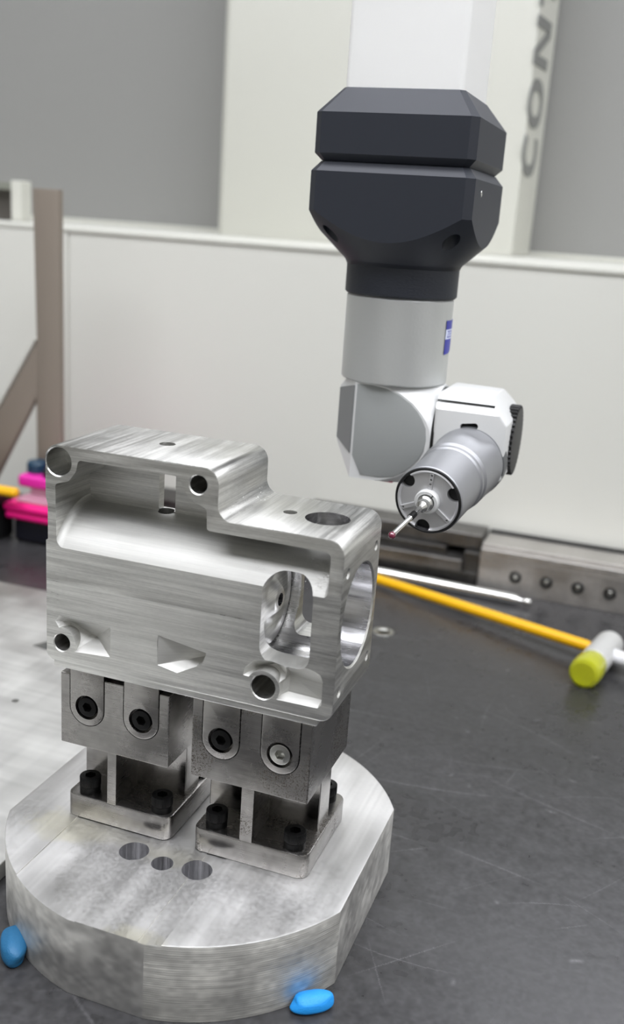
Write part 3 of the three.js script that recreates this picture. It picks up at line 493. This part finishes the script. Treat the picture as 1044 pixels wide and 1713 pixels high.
// ------------------------------------------------------------------ guide rail along the back of the table
{
  const r = thing('guide_rail', 'grey steel guide rail with a row of bolts along the back of the table', 'rail', [300, TABLE, -556]);
  const railMat = steel(161, 0.78, 0.15, 0.5);
  const body = uvs(cut(rbox(112, 1000, TABLE, -80, -580, -532, 0.8, 2), box(110, 1002, -88.5, -86, -534, -528)), boxUV);
  part('rail', body, railMat, r); part('top_strip', rbox(112, 1000, -80, -76.6, -582, -538, 0.6, 1), railMat, r); part('gap_seal', rbox(112, 1000, -76.6, -74.4, -582, -575, 0.4, 1), M.rubber, r);
  const bolt = new THREE.LatheGeometry([[0, 0], [5.6, 0], [5.6, 0.9], [4.9, 1.2], [3.1, 1.2], [2.7, 0.2], [0, 0.2]].map(p => new THREE.Vector2(...p)), 32).rotateX(Math.PI / 2);
  const cupMat = std({ color: 0x3d3d3c, metalness: 0.8, roughness: 0.5 });
  const pin = new THREE.LatheGeometry([[0, 0], [2.6, 0], [2.6, 0.9], [1.8, 1.4], [0, 1.4]].map(p => new THREE.Vector2(...p)), 24).rotateX(Math.PI / 2);
  for (let i = 0; i < 10; i++) { const w = part('bolt_washer', bolt.clone().translate(146.5 + 28.4 * i, -102.6, -532), cupMat, r); part('bolt_head', pin.clone().translate(146.5 + 28.4 * i, -102.6, -532), M.screwSteel, w); }
  const d = thing('guide_carriage', 'dark layered steel carriage block left of the bolted guide rail', 'carriage', [0, TABLE, -556]);
  const dm = steel(171, 0.36, 0.6, 0.45), dm2 = steel(181, 0.48, 0.3, 0.45);
  part('lower_bar', uvs(keep(rbox(-310, 111, TABLE, -106, -580, -533, 0.8, 2)), boxUV), dm, d); part('middle_bar', uvs(keep(rbox(-310, 96, -106, -94, -580, -528, 1.2, 2)), boxUV), dm2, d); part('upper_bar', uvs(keep(rbox(-310, 78, -94, -86, -580, -537, 1, 2)), boxUV), dm, d);
  part('cover_strip', uvs(keep(rbox(-70, 110, -86, -72, -580, -545, 1.4, 2)), boxUV), dm2, d); part('end_plate', rbox(96.5, 111.5, -106, -86.5, -580, -534, 1, 2), dm, d);
}
// ------------------------------------------------------------------ loose things on the table
{
  const len = 190, bar = new THREE.LatheGeometry([[0, 0], [4.9, 0], [4.9, len - 8], [4.4, len - 4], [2.6, len], [2.1, len + 1.5], [2.1, len + 3.5], [3.2, len + 5], [3.3, len + 8.5], [2.2, len + 10.2], [0, len + 10.5]].map(p => new THREE.Vector2(...p)), 40);
  const o = [-34, TABLE + 4.9, -519]; bar.rotateZ(-Math.PI / 2).rotateY(-0.055).translate(...o);
  one('steel_bar', toCreasedNormals(keep(bar), 0.5), std({ color: 0xe9e9e6, metalness: 1, roughness: 0.24 }), 'bright round steel bar with a necked end lying before the rail', 'bar', [60, TABLE, -515]);
}
{
  const B = new THREE.Vector3(235.5, TABLE + 11.9, -405), A0 = new THREE.Vector3(31, TABLE + 4.6, -491.5), d = B.clone().sub(A0).normalize(), A = B.clone().addScaledVector(d, -262), len = A.distanceTo(B);
  A.y = Math.max(A.y, TABLE + 4.6);
  const t = thing('soft_hammer', 'small hammer with yellow handle and clear yellow plastic face lying on the table', 'hammer', [B.x, TABLE, B.z]);
  const qh = new THREE.Quaternion().setFromUnitVectors(new THREE.Vector3(0, 1, 0), d), lat = p => toCreasedNormals(keep(new THREE.LatheGeometry(p.map(v => new THREE.Vector2(...v)), 56)), 0.5);
  part('handle', lat([[0, 0], [3.4, 0], [4.4, 1.2], [4.6, 60], [4.6, len - 14], [3.8, len - 10], [3.8, len], [0, len]]).applyQuaternion(qh).translate(A.x, A.y, A.z), std({ color: 0xf2b705, roughness: 0.35 }), t);
  const ax = new THREE.Vector3(-0.2, 0, 0.98).normalize(), qx = new THREE.Quaternion().setFromUnitVectors(new THREE.Vector3(0, 1, 0), ax), put = g => g.applyQuaternion(qx).translate(B.x, B.y, B.z);
  const steelHead = std({ color: 0xc9c9c7, metalness: 0.2, roughness: 0.5 });
  part('hammer_head', put(lat([[0, -25], [8, -24.6], [10.4, -23], [11.2, -20], [11.2, 26], [10.6, 27], [0, 27]])), steelHead, t);
  part('plastic_face', put(lat([[0, 25], [10.8, 25], [10.8, 30], [11.4, 31], [11.9, 33], [11.9, 46], [11.2, 49], [8.8, 50.6], [0, 51]])), phys({ color: 0xf2f53a, roughness: 0.1, transmission: 0.55, thickness: 0.02, ior: 1.5, attenuationColor: new THREE.Color(0xd2d62a), attenuationDistance: 0.04 }), t, 'clear yellow-green plastic striking face');
  part('ferrule', lat([[0, 8], [5.4, 8], [5.8, 9], [5.8, 34], [0, 34.5]]).applyQuaternion(qh).translate(B.x, B.y, B.z), std({ color: 0xf0f0f2, roughness: 0.3 }), t, 'white stub where the handle leaves the head');
}
{ // taupe bracket at the left
  const pts = [[-336, -120.5], [-303, -120.5], [-304.5, 207], [-338, 207], [-335, 70], [-443, -100], [-450, -120.5], [-408, -120.5], [-337, 18]];
  const t = thing('steel_bracket', 'tall taupe steel bracket with a slanted brace at the left of the table', 'bracket', [-350, TABLE, -490]);
  const tau = std({ color: 0x8b8176, roughness: 0.5, metalness: 0.25 });
  part('post', extZ([[-336, -120.5], [-308, -120.5], [-309.5, 214], [-338, 214], [-335.2, 70.5], [-336.4, 19]], -488, -480, 0.8), tau, t);
  part('brace', extZ([[-334.4, 71.6], [-446, -106], [-450, -120.5], [-412, -120.5], [-335.6, 17]], -488, -480.3, 0.8), tau, t);
  part('edge_strip', extZ([[-336.4, 72], [-447.4, -104.6], [-449.4, -103.4], [-338.2, 73.4]], -489, -479.6), M.white, t, 'pale edge along the slanted brace');
  const b = thing('junction_box', 'small white-edged box with dark open front on the ledge behind the bracket', 'box', [-550, 178, -690]);
  part('side_post', rbox(-514, -500, 178, 224, -712, -690, 1.5, 2), M.white, b); part('back_panel', rbox(-640, -514, 178, 221, -712, -702, 1.5, 2), std({ color: 0x4c4843, roughness: 0.6 }), b); part('top_panel', rbox(-640, -514, 213, 222, -702, -690, 1, 1), std({ color: 0x7c7e74, roughness: 0.6 }), b);
}
{ // plastic boxes at the left
  const pink = std({ color: 0xf01482, roughness: 0.35 }), clear = phys({ color: 0xb9899b, roughness: 0.25, metalness: 0 }), navy = std({ color: 0x16161f, roughness: 0.3 });
  const t = thing('lidded_box', 'dark plastic box with bright pink rimmed lid at the far left', 'box', [-270, TABLE, -465]);
  part('container', rbox(-331, -248, TABLE, -95, -505, -431, 5, 3), navy, t); const lid = part('lid', rbox(-338, -243, -88.2, -80, -512, -424, 3.5, 3), pink, t); part('lid_rim', rbox(-336.5, -244, -96, -88.8, -511, -425.5, 3, 3), pink, t); part('lid_top', rbox(-328, -252, -81, -76, -504, -432, 2.4, 2), clear, lid, 'mauve translucent middle of the lid');
  const u = thing('magenta_case', 'magenta plastic case stacked on the pink lidded box', 'case', [-270, -76, -476]);
  part('case_bottom', rbox(-324, -256, -76, -69, -502, -450, 2, 2), clear, u); part('case_lid', rbox(-337, -250, -69.2, -57, -511, -447, 4, 3), std({ color: 0xd92aa0, roughness: 0.4 }), u);
  one('teal_cap', toCreasedNormals(keep(new THREE.LatheGeometry([[0, 0], [9.4, 0], [10, 1], [10, 9], [8.6, 11.4], [0, 11.6]].map(p => new THREE.Vector2(...p)), 40).translate(-326, -57, -466)), 0.5), std({ color: 0x12384f, roughness: 0.4 }), 'dark teal round cap on the magenta case', 'cap', [-326, -57, -466]);
  one('pink_cap', toCreasedNormals(keep(new THREE.LatheGeometry([[0, 0], [10.5, 0], [11, 1], [11, 14], [9, 17], [0, 17.4]].map(p => new THREE.Vector2(...p)), 40).translate(-304, -57, -474)), 0.5), std({ color: 0xc9558f, roughness: 0.45 }), 'dusty pink round cap behind the teal cap', 'cap', [-304, -57, -474]);
  one('knob', toCreasedNormals(keep(new THREE.LatheGeometry([[0, 0], [6, 0], [6.4, 1], [6.4, 6], [5, 7.4], [0, 7.6]].map(p => new THREE.Vector2(...p)), 32).translate(-305, -57, -456)), 0.5), M.rubber, 'small black knob before the pink cap', 'knob', [-305, -57, -456]);
  one('black_case', rbox(-470, -342, TABLE, -71, -450, -396, 4, 3), std({ color: 0x141416, roughness: 0.5 }), 'black case at the left edge under the yellow stick', 'case', [-405, TABLE, -422]);
  const st = toCreasedNormals(keep(new THREE.CylinderGeometry(4.8, 4.8, 130, 32).rotateZ(Math.PI / 2)), 0.5), tip = new THREE.SphereGeometry(4.8, 24, 16).scale(0.7, 1, 1).translate(65, 0, 0);
  one('yellow_stick', merge([st, tip]).translate(-383, -66.2, -418), std({ color: 0xf2b40a, roughness: 0.4 }), 'yellow round stick lying on the black case', 'stick', [-383, -71, -418]);
}
renderer.render(scene, camera);
